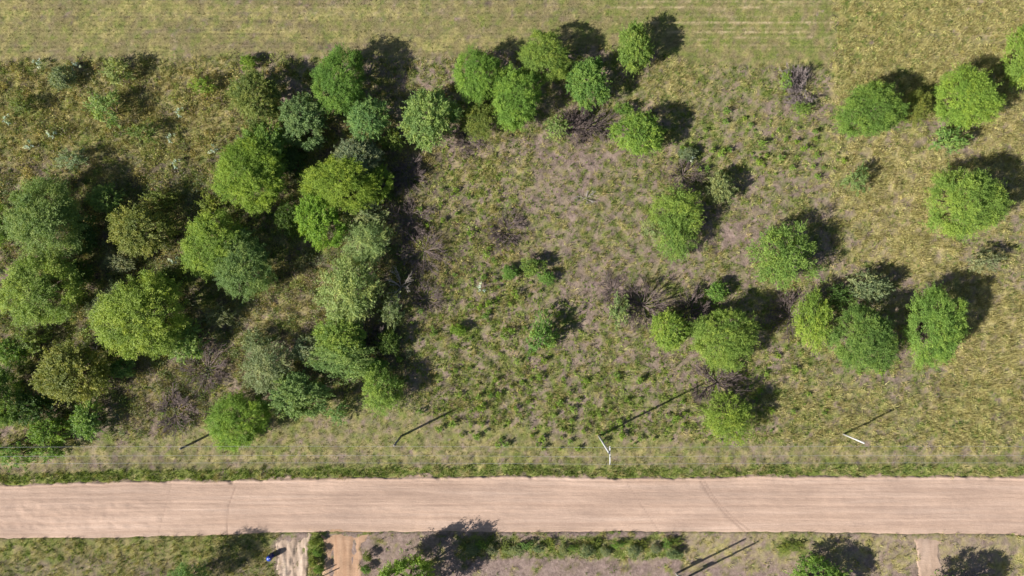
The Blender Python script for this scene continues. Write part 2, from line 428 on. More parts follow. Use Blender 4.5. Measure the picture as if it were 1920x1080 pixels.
for pts, w_, a_ in (([(1313, 902), (1330, 930), (1358, 962), (1396, 997)], 1.5, .8), ([(1321, 902), (1340, 934), (1372, 968), (1404, 993)], 1.4, .75),
                    ([(1176, 906), (1197, 938), (1233, 992)], 1.1, .55), ([(442, 912), (428, 950), (426, 1000)], 1.3, .8), ([(322, 906), (308, 960), (296, 1004)], 1.1, .45)):
    tr = np.maximum(tr, a_ * np.exp(-(seg_dist(pxr, pyr, pts) / w_) ** 2))
rl = np.random.default_rng(9)
for q in range(34):                       # long wheel and grader streaks
    y0 = rl.uniform(905, 990); a_ = rl.uniform(.10, .42); xs_ = rl.uniform(0, 60); wd_ = rl.uniform(.8, 2.6)
    tr = np.maximum(tr, a_ * np.exp(-((pyr - y0 - 5 * (fbm(RX, RY * 0 + q, 28, 2, 4) - .5) - (pxr - 960) * rl.uniform(-.004, .004)) / wd_) ** 2) * sm(.42, .66, fbm(RX + xs_, RY * 0 + q * 3.1, 12, 4, 6)))
for v0, d0 in ((.22, .020), (.33, .014), (.47, .018), (.60, .022), (.72, .015), (.83, .014)):
    w0 = v0 + .05 * (fbm(RX, RY * 0 + v0 * 40, 22, 2, 2) - .5)
    lane = sm(.34, .60, fbm(RX, RY * 0 + v0 * 70, 14, 3, 1))
    RZ += d0 * lane * (-np.exp(-((V - w0) / .016) ** 2) + .8 * np.exp(-((V - w0 - .035) / .014) ** 2)) * (.5 + fbm(RX, RY, .9, 3, 4))
RZ -= .035 * tr
rm = mesh_from('dirt_road', np.stack([RX, RY, RZ], -1).reshape(-1, 3), grid_faces(len(xr), len(vr)), 4,
               {'track': ('POINT', 'FLOAT', tr.ravel())}, True, M_ROAD)
tag(link('dirt_road', rm), 'wide graded pinkish dirt road with faint tyre tracks', 'road', kind='structure')

def side_track(name, label, x0, x1, y0, y1, mat, flare=0.0, ruts=(), z0=.085, rough=.08):
    """a beaten track that leaves the road to the south; its rims dip under the grass"""
    nu, nv = 40, 70
    U, Vv = np.meshgrid(np.linspace(-.12, 1.12, nu), np.linspace(0, 1, nv))
    py = y0 + (y1 - y0) * Vv
    w = (x1 - x0) * (1 + flare * np.clip(1 - Vv * 5.0, 0, 1) ** 2)
    c = (x0 + x1) / 2 + 7 * (fbm(gy(py), 0 * py + x0, 2.2, 3, 5) - .5) * np.clip(Vv * 8, 0, 1)
    w = w * (.85 + .35 * fbm(gy(py), 0 * py - x0, 1.1, 3, 1))
    px = c + (U - .5) * w
    X = gx(px); Y = gy(py)
    e = 1.6 * (fbm(X, Y, .7, 4, 2, .65) - .5)
    Z = z0 + .06 + rough * (fbm(X, Y * .35, .35, 3, 3) - .5)
    Z = Z - .34 * (1 - sm(-.12, .10 + e * .3, U)) - .34 * sm(.90 + e * .3, 1.12, U)
    Z = Z - .13 * (1 - sm(0, .10, Vv))
    for r in ruts: Z = Z - .05 * np.exp(-((U - r) / .07) ** 2)
    m = mesh_from(name, np.stack([X, Y, Z], -1).reshape(-1, 3), grid_faces(nu, nv)[:, ::-1], 4, None, True, mat)
    return tag(link(name, m), label, 'track', kind='structure')

side_track('driveway', 'orange dirt driveway leaving the road', 608, 678, 992, 1200, M_DRIVE, .9, (.25, .75))
side_track('sand_track', 'rutted pale sand track beside the driveway', 520, 582, 999, 1200, M_PALE, .1, (.3, .62), rough=.30)
side_track('footpath', 'narrow pale dirt path south of the road', 1718, 1764, 998, 1200, M_PATH, .6, (), rough=.05)

# ------------------------------------------------------------------ trees
def crown_mesh(name, seed, lobes, sprays, per, leaf, lw, flat=.98, open_=0.0, bush=False, lobe_r=(.18, .42)):
    """leaf faces on sprays that radiate from many lobes: a dome whose skirt hangs low"""
    r = np.random.default_rng(seed)
    P = []; D = []; T = []
    ga = math.pi * (3 - math.sqrt(5))
    for k in range(lobes):
        zz = 1 - (k + .5) / lobes * (1.72 if not bush else 1.0)
        rr = math.sqrt(max(0, 1 - zz * zz)); a = k * ga + r.normal(0, .3) + seed
        if zz < 0: rr = 1.0 - .25 * (-zz)
        out = 1 + .12 * math.sin(2 * a + seed) + .12 * math.sin(3 * a + 2 * seed) + .05 * math.sin(7 * a) + r.normal(0, .08)
        lr = r.uniform(*lobe_r)
        q = 1.0 - lr * .88
        if k % 5 == 4:                       # lobes that fill the top and the inside
            q2 = q * math.sqrt(r.random()) * .72
            c = np.array((math.cos(a) * q2, math.sin(a) * q2, (math.sqrt(max(0, 1 - q2 * q2)) * .80 - r.uniform(0, .12)) * flat * q))
        else:
            c = np.array((rr * math.cos(a) * out * q, rr * math.sin(a) * out * q, zz * q * flat))
        vt = r.uniform(.16, .80)
        cn = c / (np.linalg.norm(c) + 1e-6)
        for s in range(sprays):
            d = r.normal(size=3); d /= np.linalg.norm(d)
            if d @ cn < -.15 - open_: d = -d
            d = d + np.array((0, 0, .12)); d /= np.linalg.norm(d)
            end = c + d * lr * np.array((1, 1, flat)) * r.uniform(.75, 1.15) * (r.uniform(1.15, 1.55) if r.random() < .20 else 1)
            start = c * .97 + d * lr * .15
            t = r.beta(1.9, 1.1, per)[:, None]
            p = start + (end - start) * t + r.normal(0, .030 + .02 * open_, (per, 3)) * (1.3 - t * .5)
            p[:, 2] -= .05 * t[:, 0] ** 2
            P.append(p); D.append(np.tile(d, (per, 1)))
            T.append(np.clip(vt + r.normal(0, .08) + r.normal(0, .07, per), 0, 1))
    P = np.concatenate(P); D = np.concatenate(D); T = np.concatenate(T); n = len(P)
    ax = D * .8 + r.normal(0, .45, (n, 3)) + np.array((0, 0, -.10)); ax /= np.linalg.norm(ax, axis=1)[:, None]
    nb = P / (np.linalg.norm(P, axis=1)[:, None] + 1e-6) * .9 + np.array((0, 0, .55)) + r.normal(0, .60, (n, 3))
    sd_ = np.cross(ax, nb); sd_ /= np.linalg.norm(sd_, axis=1)[:, None] + 1e-6
    L = leaf * r.uniform(.6, 1.3, n)[:, None]; Wd = lw * r.uniform(.7, 1.3, n)[:, None]
    v = np.stack([P - ax * L / 2, P + sd_ * Wd / 2, P + ax * L / 2, P - sd_ * Wd / 2], 1).reshape(-1, 3)
    v[:, 2] += .62 if bush else 1.25
    v[:, 2] = np.maximum(v[:, 2], .02)
    return mesh_from(name, v, np.arange(n * 4), 4, {'tint': ('FACE', 'FLOAT', T)}, False, M_LEAF)

def trunk_mesh(name, seed, limbs, bush=False):
    r = random.Random(seed); ts = TubeSet()
    top = .30 if bush else .72
    if not bush:
        ts.tube([(0, 0, -.12), (.01, .01, .05), (r.uniform(-.04, .04), r.uniform(-.04, .04), .4), (r.uniform(-.05, .05), r.uniform(-.05, .05), top)], [.075, .062, .052, .042], 7)
    zc = .62 if bush else 1.25
    for k in range(limbs):
        a = k * 2.4 + r.uniform(-.3, .3); q = r.uniform(.45, .85)
        e = (math.cos(a) * q, math.sin(a) * q, zc + r.uniform(-.12, .38) * (1.0 - q * .4))
        s = (0, 0, top * r.uniform(.8, 1.0)) if not bush else (math.cos(a) * .05, math.sin(a) * .05, -.06)
        m1 = (e[0] * .30, e[1] * .30, s[2] + (e[2] - s[2]) * .50); m2 = (e[0] * .68, e[1] * .68, s[2] + (e[2] - s[2]) * .80)
        ts.tube([s, m1, m2, e], [.036, .028, .018, .006], 5)
        for j in range(3):
            b = a + r.uniform(-.8, .8); f = r.uniform(.15, .35)
            ts.tube([m2, (m2[0] + math.cos(b) * f, m2[1] + math.sin(b) * f, m2[2] + r.uniform(.02, .25))], [.013, .004], 4)
    return ts.mesh(name, M_BARK)

CROWNS = {'large': [], 'medium': [], 'small': [], 'wispy': [], 'bush': [], 'sprig': []}
for i in range(4): CROWNS['large'].append((crown_mesh('crown_large', 20 + i, 92, 15, 37, .044, .0175), trunk_mesh('trunk_large', i, 9)))
for i in range(4): CROWNS['medium'].append((crown_mesh('crown_medium', 40 + i, 58, 14, 26, .070, .029, .98, 0, False, (.22, .46)), trunk_mesh('trunk_medium', 10 + i, 8)))
for i in range(3): CROWNS['wispy'].append((crown_mesh('crown_wispy', 60 + i, 42, 13, 22, .078, .025, .95, .6, False, (.28, .46)), trunk_mesh('trunk_wispy', 20 + i, 9)))
for i in range(4): CROWNS['bush'].append((crown_mesh('crown_bush', 80 + i, 25, 12, 17, .120, .042, .85, .3, True, (.32, .5)), trunk_mesh('stem_bush', 30 + i, 7, True)))
for i in range(3): CROWNS['sprig'].append((crown_mesh('crown_sprig', 90 + i, 15, 9, 12, .150, .045, .9, .6, True, (.32, .55)), trunk_mesh('stem_sprig', 40 + i, 6, True)))

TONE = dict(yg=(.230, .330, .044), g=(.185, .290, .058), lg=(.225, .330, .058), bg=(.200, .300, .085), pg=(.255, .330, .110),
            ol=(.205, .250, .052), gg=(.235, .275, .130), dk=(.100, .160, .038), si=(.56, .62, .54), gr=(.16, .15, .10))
_k = 0
def plant(name, px, py, rx, ry, kind, tone, label, cat='tree', group=None, zc=None):
    """px, py, rx, ry: centre and half size of the crown as the photograph shows it"""
    global _k
    _k += 1
    R = (rx + ry) / 2 / PPM; low = kind in ('bush', 'sprig')
    if zc is None: zc = .62 * R * .95 if low else (.60 + .55 * R if kind == 'wispy' else .75 + .58 * R)
    k = 1 - zc / H
    X, Y = under(px, py, zc)
    sz = zc / (.62 if low else 1.25)
    root = empty(name, (X, Y, float(ground_z(np.array(X), np.array(Y)))), (rx / PPM * k * 1.07, ry / PPM * k * 1.07, sz))
    var = CROWNS[kind][_k % len(CROWNS[kind])]
    rz = random.uniform(0, 6.28)
    t = link('stems' if low else 'trunk', var[1], root); c = link('foliage' if low else 'crown', var[0], root)
    t.rotation_euler.z = rz; c.rotation_euler.z = rz
    b = TONE[tone]; j = [random.uniform(.88, 1.14) for _ in range(3)]
    c.color = (b[0] * j[0], b[1] * (j[0] * .5 + j[1] * .5), b[2] * j[2], 1)
    return tag(root, label, cat, group)

G_N = 'trees along the northern edge of the plot'; G_W = 'trees of the dense western thicket'; G_E = 'trees scattered over the eastern side'
# -- north-west scrub
plant('shrub', 120, 148, 26, 24, 'bush', 'gg', 'small round grey-green shrub near the field edge at far upper left', 'shrub')
plant('shrub', 222, 136, 30, 28, 'sprig', 'pg', 'loose pale shrub just below the field edge, above a second pale shrub', 'shrub')
plant('shrub', 205, 206, 38, 34, 'sprig', 'pg', 'wide pale green shrub in the golden scrub, below a smaller pale shrub', 'shrub')
plant('shrub', 466, 118, 18, 14, 'bush', 'yg', 'small yellow-green shrub at the field edge above the olive tree', 'shrub')
plant('tree', 480, 184, 44, 50, 'medium', 'ol', 'dull olive tree left of the tall round tree by the field', 'tree', G_W)
plant('tree', 637, 150, 46, 58, 'large', 'g', 'tall oval mid-green tree throwing a round shadow onto the field, upper left', 'tree', G_N)
plant('tree', 567, 228, 45, 44, 'medium', 'bg', 'blue-green round tree below left of the tall oval tree', 'tree', G_W)
plant('tree', 690, 225, 38, 40, 'medium', 'bg', 'pale blue-green tree directly below the tall oval tree', 'tree', G_W)
plant('tree', 805, 220, 50, 52, 'medium', 'bg', 'blue-green tree at the bare clearing, left of the bright northern trees', 'tree', G_N)
plant('tree', 496, 285, 42, 56, 'medium', 'g', 'upright green tree leaning over a bright yellow-green round tree', 'tree', G_W)
plant('tree', 468, 325, 68, 64, 'large', 'yg', 'brightest yellow-green ball-shaped tree of the western thicket', 'tree', G_W)
plant('tree', 668, 300, 42, 40, 'medium', 'gg', 'greyish green tree topping the yellow-green cluster beside the dark shade', 'tree', G_W)
plant('tree', 640, 345, 64, 50, 'large', 'yg', 'broad yellow-green leafy tree in the middle of the western thicket', 'tree', G_W)
plant('tree', 705, 345, 30, 34, 'medium', 'yg', 'small yellow-green tree on the right flank of the western thicket', 'tree', G_W)
plant('tree', 600, 412, 42, 52, 'medium', 'yg', 'yellow-green tree hanging below the broad leafy one over dark shade', 'tree', G_W)
plant('shrub', 548, 246, 18, 16, 'bush', 'yg', 'small yellow-green shrub at the foot of a blue-green tree', 'shrub')
plant('tree', 85, 412, 66, 72, 'large', 'bg', 'big blue-green tree at the left edge, upper of two touching crowns', 'tree', G_W)
plant('tree', 74, 545, 70, 68, 'large', 'lg', 'big fresh green tree at the left edge, lower of two touching crowns', 'tree', G_W)
plant('shrub', 200, 372, 32, 28, 'bush', 'bg', 'blue-green shrub between the big left edge tree and the dark shade', 'shrub')
plant('tree', 262, 432, 52, 48, 'medium', 'ol', 'yellowish olive tree right of the two touching left edge crowns', 'tree', G_W)
plant('shrub', 232, 490, 32, 22, 'bush', 'gg', 'low grey-green shrub directly below the yellowish olive tree', 'shrub')
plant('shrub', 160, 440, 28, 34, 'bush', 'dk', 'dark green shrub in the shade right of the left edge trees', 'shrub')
plant('tree', 402, 458, 58, 56, 'large', 'lg', 'light green dome-shaped tree partly overlapped by a bluer tree', 'tree', G_W)
plant('tree', 452, 496, 54, 58, 'large', 'bg', 'bluer green tree overlapping a light green dome, casting deep shade right', 'tree', G_W)
plant('tree', 265, 595, 82, 74, 'large', 'lg', 'largest bright green tree, standing alone below the western thicket', 'tree', G_W)
plant('tree', 205, 588, 34, 46, 'wispy', 'gg', 'thin greyish tree on the left flank of the largest bright green tree', 'tree', G_W)
plant('shrub', 350, 640, 42, 36, 'bush', 'bg', 'blue-green shrub at the lower right of the largest bright green tree', 'shrub')
plant('tree', 135, 700, 62, 58, 'medium', 'ol', 'dark olive tree with bare twigs above it at lower left', 'tree', G_W)
plant('shrub', 60, 640, 34, 26, 'sprig', 'ol', 'low olive shrub between left edge tree and dark olive tree', 'shrub')
plant('tree', 4, 745, 34, 52, 'medium', 'g', 'green tree cut by the left edge, lowest one there', 'tree', G_W)
plant('tree', -2, 420, 18, 36, 'medium', 'g', 'sliver of a green tree cut by the left edge, upper one', 'tree', G_W)
plant('shrub', 168, 787, 33, 34, 'bush', 'bg', 'blue-green shrub with long shadow near the leftmost power pole', 'shrub')
plant('shrub', 95, 808, 40, 28, 'bush', 'g', 'leafy green shrub beside the leftmost power pole', 'shrub')
plant('shrub', 30, 850, 45, 26, 'sprig', 'lg', 'loose green shrub under the wires at the left edge by the road', 'shrub')
plant('shrub', 95, 845, 38, 20, 'sprig', 'g', 'low loose shrub under the wires, right of the left edge shrub', 'shrub')
plant('tree', 445, 790, 54, 50, 'large', 'yg', 'bright yellow-green tree by the roadside verge, crossed by a pole shadow', 'tree', G_W)
plant('tree', 502, 688, 46, 50, 'wispy', 'gg', 'feathery grey-green tree above the bright roadside tree', 'tree', G_W)
plant('tree', 560, 742, 54, 42, 'medium', 'bg', 'blue-green tree right of the bright roadside tree', 'tree', G_W)
plant('shrub', 635, 772, 24, 22, 'sprig', 'bg', 'small bluish shrub right of the blue-green roadside tree', 'shrub')
plant('tree', 655, 545, 54, 68, 'wispy', 'pg', 'tall pale green tree at the border of thicket and clearing', 'tree', G_W)
plant('tree', 640, 632, 44, 44, 'medium', 'lg', 'small green tree joined below the tall pale green tree', 'tree', G_W)
plant('tree', 640, 672, 62, 36, 'wispy', 'bg', 'low spreading blue-green tree below the joined pale pair', 'tree', G_W)
plant('tree', 688, 452, 44, 42, 'wispy', 'pg', 'thin pale tree above the tall pale green tree', 'tree', G_W)
plant('shrub', 685, 398, 40, 30, 'sprig', 'gg', 'thin grey shrub at the right side of the yellow-green cluster', 'shrub')
plant('tree', 716, 735, 38, 44, 'wispy', 'g', 'open dark green tree over the verge left of a shadowing pole', 'tree', G_W)
plant('shrub', 738, 580, 24, 36, 'sprig', 'gg', 'thin grey-green shrub below the bare pale branches', 'shrub')
plant('shrub', 395, 385, 26, 22, 'sprig', 'ol', 'low olive shrub between the brightest ball tree and the dome tree', 'shrub')
plant('shrub', 480, 640, 30, 22, 'sprig', 'gg', 'low greyish shrub in the brown gap right of the largest tree', 'shrub')
for px, py, rx, ry, kd, tn, lab in (
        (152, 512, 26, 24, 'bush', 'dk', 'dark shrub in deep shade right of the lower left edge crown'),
        (318, 520, 26, 20, 'bush', 'ol', 'olive shrub between the dome tree and the largest bright tree'),
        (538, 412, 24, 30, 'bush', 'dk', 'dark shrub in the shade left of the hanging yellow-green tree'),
        (300, 372, 34, 22, 'sprig', 'ol', 'loose olive shrub above the yellowish olive tree'),
        (22, 660, 30, 30, 'bush', 'g', 'green shrub at the left edge beneath the lower big crown'),
        (232, 690, 28, 20, 'bush', 'bg', 'small blue-green shrub right of the dark olive tree'),
        (415, 590, 34, 22, 'sprig', 'gg', 'grey-green shrub in the shadow of the bluer overlapping tree'),
        (545, 300, 26, 30, 'bush', 'dk', 'dark green shrub squeezed behind the brightest ball tree'),
        (735, 262, 26, 22, 'sprig', 'ol', 'olive shrub in shade left of the blue-green clearing tree'),
        (580, 655, 34, 24, 'bush', 'gg', 'grey-green shrub between feathery tree and spreading blue-green tree'),
        (700, 690, 28, 24, 'bush', 'g', 'green shrub above the open dark green tree by the verge'),
        (60, 765, 40, 32, 'bush', 'dk', 'dark shrub between the left edge tree and the blue-green shrub'),
        (730, 640, 24, 26, 'bush', 'dk', 'dark green shrub right of the shaded dead bush'),
        (45, 200, 26, 20, 'sprig', 'ol', 'small olive shrub in the golden scrub at the far left'),
        (270, 250, 30, 22, 'sprig', 'ol', 'loose olive shrub in the golden scrub below right of pale shrubs'),
        (380, 160, 26, 18, 'sprig', 'yg', 'yellowish shrub in the golden scrub left of the olive tree'),
        (140, 300, 34, 22, 'sprig', 'gg', 'greyish shrub in the scrub above the big blue-green tree')):
    plant('shrub', px, py, rx, ry, kd, tn, lab, 'shrub')
# -- northern edge, middle
plant('tree', 898, 143, 42, 50, 'large', 'lg', 'bright green tree, left of the joined northern pair at the field', 'tree', G_N)
plant('tree', 967, 180, 48, 52, 'large', 'lg', 'bright green tree, lower right of the joined northern pair', 'tree', G_N)
plant('tree', 1021, 108, 46, 42, 'large', 'lg', 'bright green tree whose shadow falls on the mown field, top middle', 'tree', G_N)
plant('tree', 1102, 155, 40, 42, 'medium', 'g', 'round green tree between two bright trees at the northern field edge', 'tree', G_N)
plant('tree', 1190, 90, 32, 42, 'medium', 'lg', 'slim bright tree standing in the field, rightmost of the northern row', 'tree', G_N)
plant('tree', 902, 230, 34, 36, 'wispy', 'ol', 'small thin olive tree below the joined northern pair', 'tree', G_N)
plant('tree', 1198, 250, 44, 40, 'medium', 'lg', 'bright green tree beside the brown brush heap', 'tree', G_N)
plant('shrub', 1042, 240, 26, 24, 'sprig', 'pg', 'small pale shrub at the left end of the brown brush heap', 'shrub')
plant('shrub', 1170, 205, 18, 14, 'bush', 'g', 'small green shrub between brown brush heap and round northern tree', 'shrub')
# -- eastern half
plant('tree', 1635, 207, 60, 48, 'large', 'g', 'broad soft green tree right of the dead fan-shaped bush', 'tree', G_E)
plant('tree', 1718, 200, 26, 34, 'wispy', 'ol', 'thin olive tree squeezed between two broad trees, upper right', 'tree', G_E)
plant('tree', 1813, 184, 56, 54, 'large', 'lg', 'bright domed tree in the upper right pasture', 'tree', G_E)
plant('tree', 1918, 108, 32, 52, 'medium', 'lg', 'green tree cut by the right edge of the picture', 'tree', G_E)
plant('tree', 1810, 380, 64, 67, 'large', 'lg', 'largest ball-shaped tree of the eastern side, casting shade to the edge', 'tree', G_E)
plant('shrub', 1775, 262, 36, 30, 'sprig', 'bg', 'low bluish shrub below the bright domed tree', 'shrub')
plant('shrub', 1605, 335, 26, 28, 'sprig', 'bg', 'dark bluish shrub standing alone in the dry eastern grass', 'shrub')
plant('shrub', 1500, 205, 22, 14, 'sprig', 'lg', 'low green shrub under the dead fan-shaped bush', 'shrub')
plant('shrub', 1474, 152, 11, 22, 'sprig', 'lg', 'green shrub hugging the left rim of the dead fan-shaped bush', 'shrub')
plant('tree', 1270, 392, 50, 42, 'wispy', 'lg', 'upper of two joined light green trees in the clearing', 'tree', G_E)
plant('tree', 1268, 448, 36, 42, 'wispy', 'lg', 'lower of two joined light green trees in the clearing', 'tree', G_E)
plant('shrub', 1222, 430, 22, 22, 'sprig', 'pg', 'small pale shrub left of the joined trees in the clearing', 'shrub')
plant('shrub', 1348, 352, 28, 30, 'bush', 'gg', 'grey leafy shrub above right of the joined clearing trees', 'shrub')
plant('shrub', 1290, 290, 16, 14, 'bush', 'gg', 'small grey leafy shrub below the bright tree by the brush heap', 'shrub')
plant('tree', 1468, 484, 60, 60, 'wispy', 'lg', 'ragged tree with grey dead twigs inside its light green crown', 'tree', G_E)
plant('tree', 1526, 602, 34, 56, 'wispy', 'lg', 'narrow light green tree, leftmost of the lower eastern row of three', 'tree', G_E)
plant('tree', 1620, 635, 55, 62, 'large', 'g', 'dense green tree, middle of the lower eastern row of three', 'tree', G_E)
plant('tree', 1754, 612, 48, 72, 'large', 'lg', 'tall oval green tree, rightmost of the lower eastern row of three', 'tree', G_E)
plant('shrub', 1630, 538, 38, 32, 'bush', 'gg', 'grey-blue shrub above the dense middle tree of the eastern row', 'shrub')
plant('shrub', 1568, 555, 28, 26, 'sprig', 'dk', 'dark shrub in the shade left of the grey-blue shrub', 'shrub')
plant('shrub', 1845, 488, 38, 22, 'sprig', 'gg', 'low bluish shrub below the largest eastern tree', 'shrub')
plant('tree', 1256, 620, 32, 38, 'medium', 'lg', 'small round light green tree below the dark dead bushes', 'tree', G_E)
plant('tree', 1358, 634, 60, 52, 'large', 'lg', 'broad light green tree with deep shade above right, lower middle', 'tree', G_E)
plant('shrub', 1160, 582, 22, 32, 'sprig', 'pg', 'narrow pale green shrub left of the dark dead bush', 'shrub')
plant('shrub', 1015, 628, 30, 42, 'sprig', 'g', 'feathery green shrub alone in the middle of the clearing', 'shrub')
plant('tree', 1368, 785, 48, 46, 'wispy', 'lg', 'soft light green tree near the verge with brown branches above it', 'tree', G_E)
plant('shrub', 1345, 548, 22, 20, 'bush', 'g', 'green shrub above the broad light green tree of the lower middle', 'shrub')
plant('shrub', 1000, 500, 24, 18, 'bush', 'g', 'leafy green shrub of the clearing casting a short dark shadow', 'shrub')
plant('shrub', 955, 510, 16, 14, 'bush', 'g', 'small green shrub left of the leafy clearing shrub', 'shrub')
plant('shrub', 1025, 520, 16, 14, 'bush', 'g', 'small dark shrub right of the leafy clearing shrub', 'shrub')
plant('shrub', 860, 618, 16, 12, 'bush', 'yg', 'small yellow-leaved shrub on bare soil right of the pale branches', 'shrub')
# -- south of the road
plant('tree', 765, 1094, 52, 50, 'medium', 'lg', 'bright green tree at the bottom edge, its shadow reaching the road', 'tree', zc=3.1)
plant('tree', 352, 1088, 38, 34, 'wispy', 'bg', 'thin bluish tree at the bottom edge left of the blue drum', 'tree', zc=2.7)
plant('tree', 1540, 1100, 60, 46, 'medium', 'g', 'green tree at the bottom edge throwing a broad shadow below the road', 'tree', zc=2.0)
plant('tree', 1790, 1130, 44, 44, 'medium', 'g', 'tree mostly below the picture, only its shadow right of the path', 'tree', zc=2.6)
plant('shrub', 1480, 1024, 32, 12, 'sprig', 'ol', 'flat green shrub on dry ground right of the twin posts', 'shrub', zc=.25)
hedge = [(866, 1024), (884, 1030), (905, 1022), (926, 1033), (948, 1024), (968, 1030), (990, 1024), (1012, 1029), (1034, 1020), (1052, 1034), (1074, 1024), (1096, 1032),
         (1118, 1020), (1140, 1030), (1163, 1022), (1184, 1034), (1204, 1021), (1226, 1030), (1248, 1020), (1264, 1038), (1268, 1016)]
for i, (hx, hy) in enumerate(hedge):
    plant('weed_shrub', hx + random.uniform(-5, 5), hy + random.uniform(-4, 3), 9 + (i * 7) % 9, 7 + (i * 5) % 7, 'bush' if i % 2 else 'sprig', ('ol', 'gg', 'g', 'gg')[i % 4], 'low weedy shrub in the hedge row along the southern roadside', 'shrub', 'weedy hedge row south of the road', zc=.22 + .06 * (i % 4))
for i, (hx, hy) in enumerate([(590, 1015), (597, 1034), (588, 1052), (598, 1066), (690, 1042), (686, 1066)]):
    plant('weed_shrub', hx, hy, 10, 9, 'bush', ('ol', 'g')[i % 2], 'small weedy shrub lining the orange driveway', 'shrub', 'weeds lining the driveway', zc=.4)

# ------------------------------------------------------------------ dead bushes and bare branches
def dead_mesh(name, seed, az0, az1, count, mat, up=(.25, .9), thick=.022, levels=3, kids=6):
    r = random.Random(seed); ts = TubeSet()
    def grow(p, d, ln, rad, lev):
        q = p + d * ln * .5 + Vector((r.uniform(-.06, .06), r.uniform(-.06, .06), r.uniform(-.03, .06))) * ln
        e = p + d * ln
        ts.tube([p, q, e], [rad, rad * .8, rad * .5], 4 if lev == 0 else 3, False)
        if lev < levels:
            for _ in range(4 if lev else kids):
                t = r.uniform(.35, 1.0); b = p + (e - p) * t
                dd = (d + Vector((r.uniform(-.6, .6), r.uniform(-.6, .6), r.uniform(-.25, .45)))).normalized()
                grow(b, dd, ln * r.uniform(.4, .7), max(rad * .55, .007), lev + 1)
    for k in range(count):
        a = az0 + (az1 - az0) * (k + r.uniform(.1, .9)) / count
        u = r.uniform(*up)
        d = Vector((math.cos(a) * math.cos(u), math.sin(a) * math.cos(u), math.sin(u)))
        grow(Vector((r.uniform(-.04, .04), r.uniform(-.04, .04), -.02)), d, r.uniform(.5, .75), thick, 0)
    return ts.mesh(name, mat)
TWO = 2 * math.pi
DEAD = [dead_mesh('dead_branches', s, 0, TWO, 13, M_DEAD, levels=3) for s in (1, 2, 3)]
DEADFAN = dead_mesh('dead_fan_branches', 8, math.radians(85), math.radians(245), 30, M_FAN, (.10, .80), .016, 3, 4)
BARE = [dead_mesh('bare_branches', s, 0, TWO, 6, M_PALEWOOD, (.3, .9), .030, 2) for s in (5, 6)]
def deadwood(name, mesh, px, py, r, label, cat='dead bush', hz=.9, part='branches', rz=None, z=None):
    R = r / PPM
    X, Y = gx(px), gy(py)
    root = empty(name, (X, Y, float(ground_z(np.array(X), np.array(Y)))), (R, R, R * hz))
    o = link(part, mesh, root); o.rotation_euler.z = random.uniform(0, 6.28) if rz is None else rz
    return tag(root, label, cat)
deadwood('dead_bush', DEADFAN, 1512, 166, 47, 'dead brown fan-shaped bush standing alone near the field', hz=.6, rz=.25)
deadwood('brush_heap', DEAD[0], 1110, 236, 50, 'wide heap of brown dead branches left of a bright tree', 'brush heap', .45)
deadwood('dead_bush', DEAD[1], 1075, 240, 38, 'dark dead bush at the left end of the brush heap', hz=1.0)
deadwood('dead_bush', DEAD[2], 1205, 572, 48, 'darkest dead bush, right of the narrow pale shrub')
deadwood('dead_bush', DEAD[0], 1298, 580, 46, 'dark dead bush above the small round light green tree')
deadwood('dead_bush', DEAD[1], 1345, 718, 56, 'wide dead bush where the tall pole shadow ends', hz=.7)
deadwood('dead_bush', DEAD[2], 1480, 592, 46, 'grey dead bush left of the narrow light green tree', hz=.7)
deadwood('dead_bush', DEAD[1], 1480, 490, 34, 'grey dead twigs poking out of the ragged light green tree', hz=2.2)
deadwood('dead_bush', DEAD[0], 950, 435, 44, 'flat brown dead bush in the middle of the clearing', hz=.45)
deadwood('dead_bush', DEAD[2], 1280, 328, 34, 'brown dead bush above the joined clearing trees', hz=.8)
deadwood('dead_bush', DEAD[1], 692, 632, 44, 'dark dead bush in the shade beside the small joined tree', hz=.8)
deadwood('dead_bush', DEAD[0], 1300, 410, 32, 'dead twigs at the right flank of the joined clearing trees', hz=1.3)
deadwood('bare_tree', BARE[0], 752, 538, 40, 'bare pale branched dead tree at the edge of the clearing', 'dead tree', 1.3)
deadwood('bare_tree', BARE[1], 182, 655, 34, 'bare whitish dead tree above the dark olive tree', 'dead tree', 2.0)
deadwood('twig_heap', BARE[0], 1098, 372, 24, 'small heap of pale twigs in the clearing beside a shrub', 'twig heap', .35)
deadwood('dead_bush', DEAD[2], 800, 560, 34, 'low brown dead bush right of the bare pale tree', hz=.5)
deadwood('dead_bush', DEAD[0], 880, 268, 34, 'flat brown dead twigs on bare soil below the joined northern pair', hz=.35)

deadwood('dead_bush', DEAD[1], 770, 415, 46, 'dark twiggy dead bush in the shade edge right of thin grey shrub', hz=.5)
deadwood('dead_bush', DEAD[2], 795, 470, 50, 'wide dark dead bush where the thicket shade meets the clearing', hz=.45)
deadwood('dead_bush', DEAD[0], 765, 330, 44, 'dead brush in deep shade right of the small yellow-green tree', hz=.45)
deadwood('dead_bush', DEAD[1], 1150, 545, 34, 'flat brown twigs on bare mauve soil above the narrow pale shrub', hz=.3)
deadwood('dead_bush', DEAD[2], 390, 690, 50, 'flat grey-brown dead bush in the brown gap right of largest tree', hz=.35)
deadwood('dead_bush', DEAD[0], 330, 770, 52, 'wide flat dead bush in the brown gap left of bright roadside tree', hz=.35)
# ------------------------------------------------------------------ poles, wires, posts, drum
def pole_parts(root, h, r0, r1, mat, part='pole'):
    ts = TubeSet(); ts.tube([(0, 0, -.3), (0, 0, h * .5), (0, 0, h)], [r0, (r0 + r1) / 2, r1], 12)
    return link(part, ts.mesh(part, mat), root)
def gzp(X, Y): return float(ground_z(np.array(X), np.array(Y)))

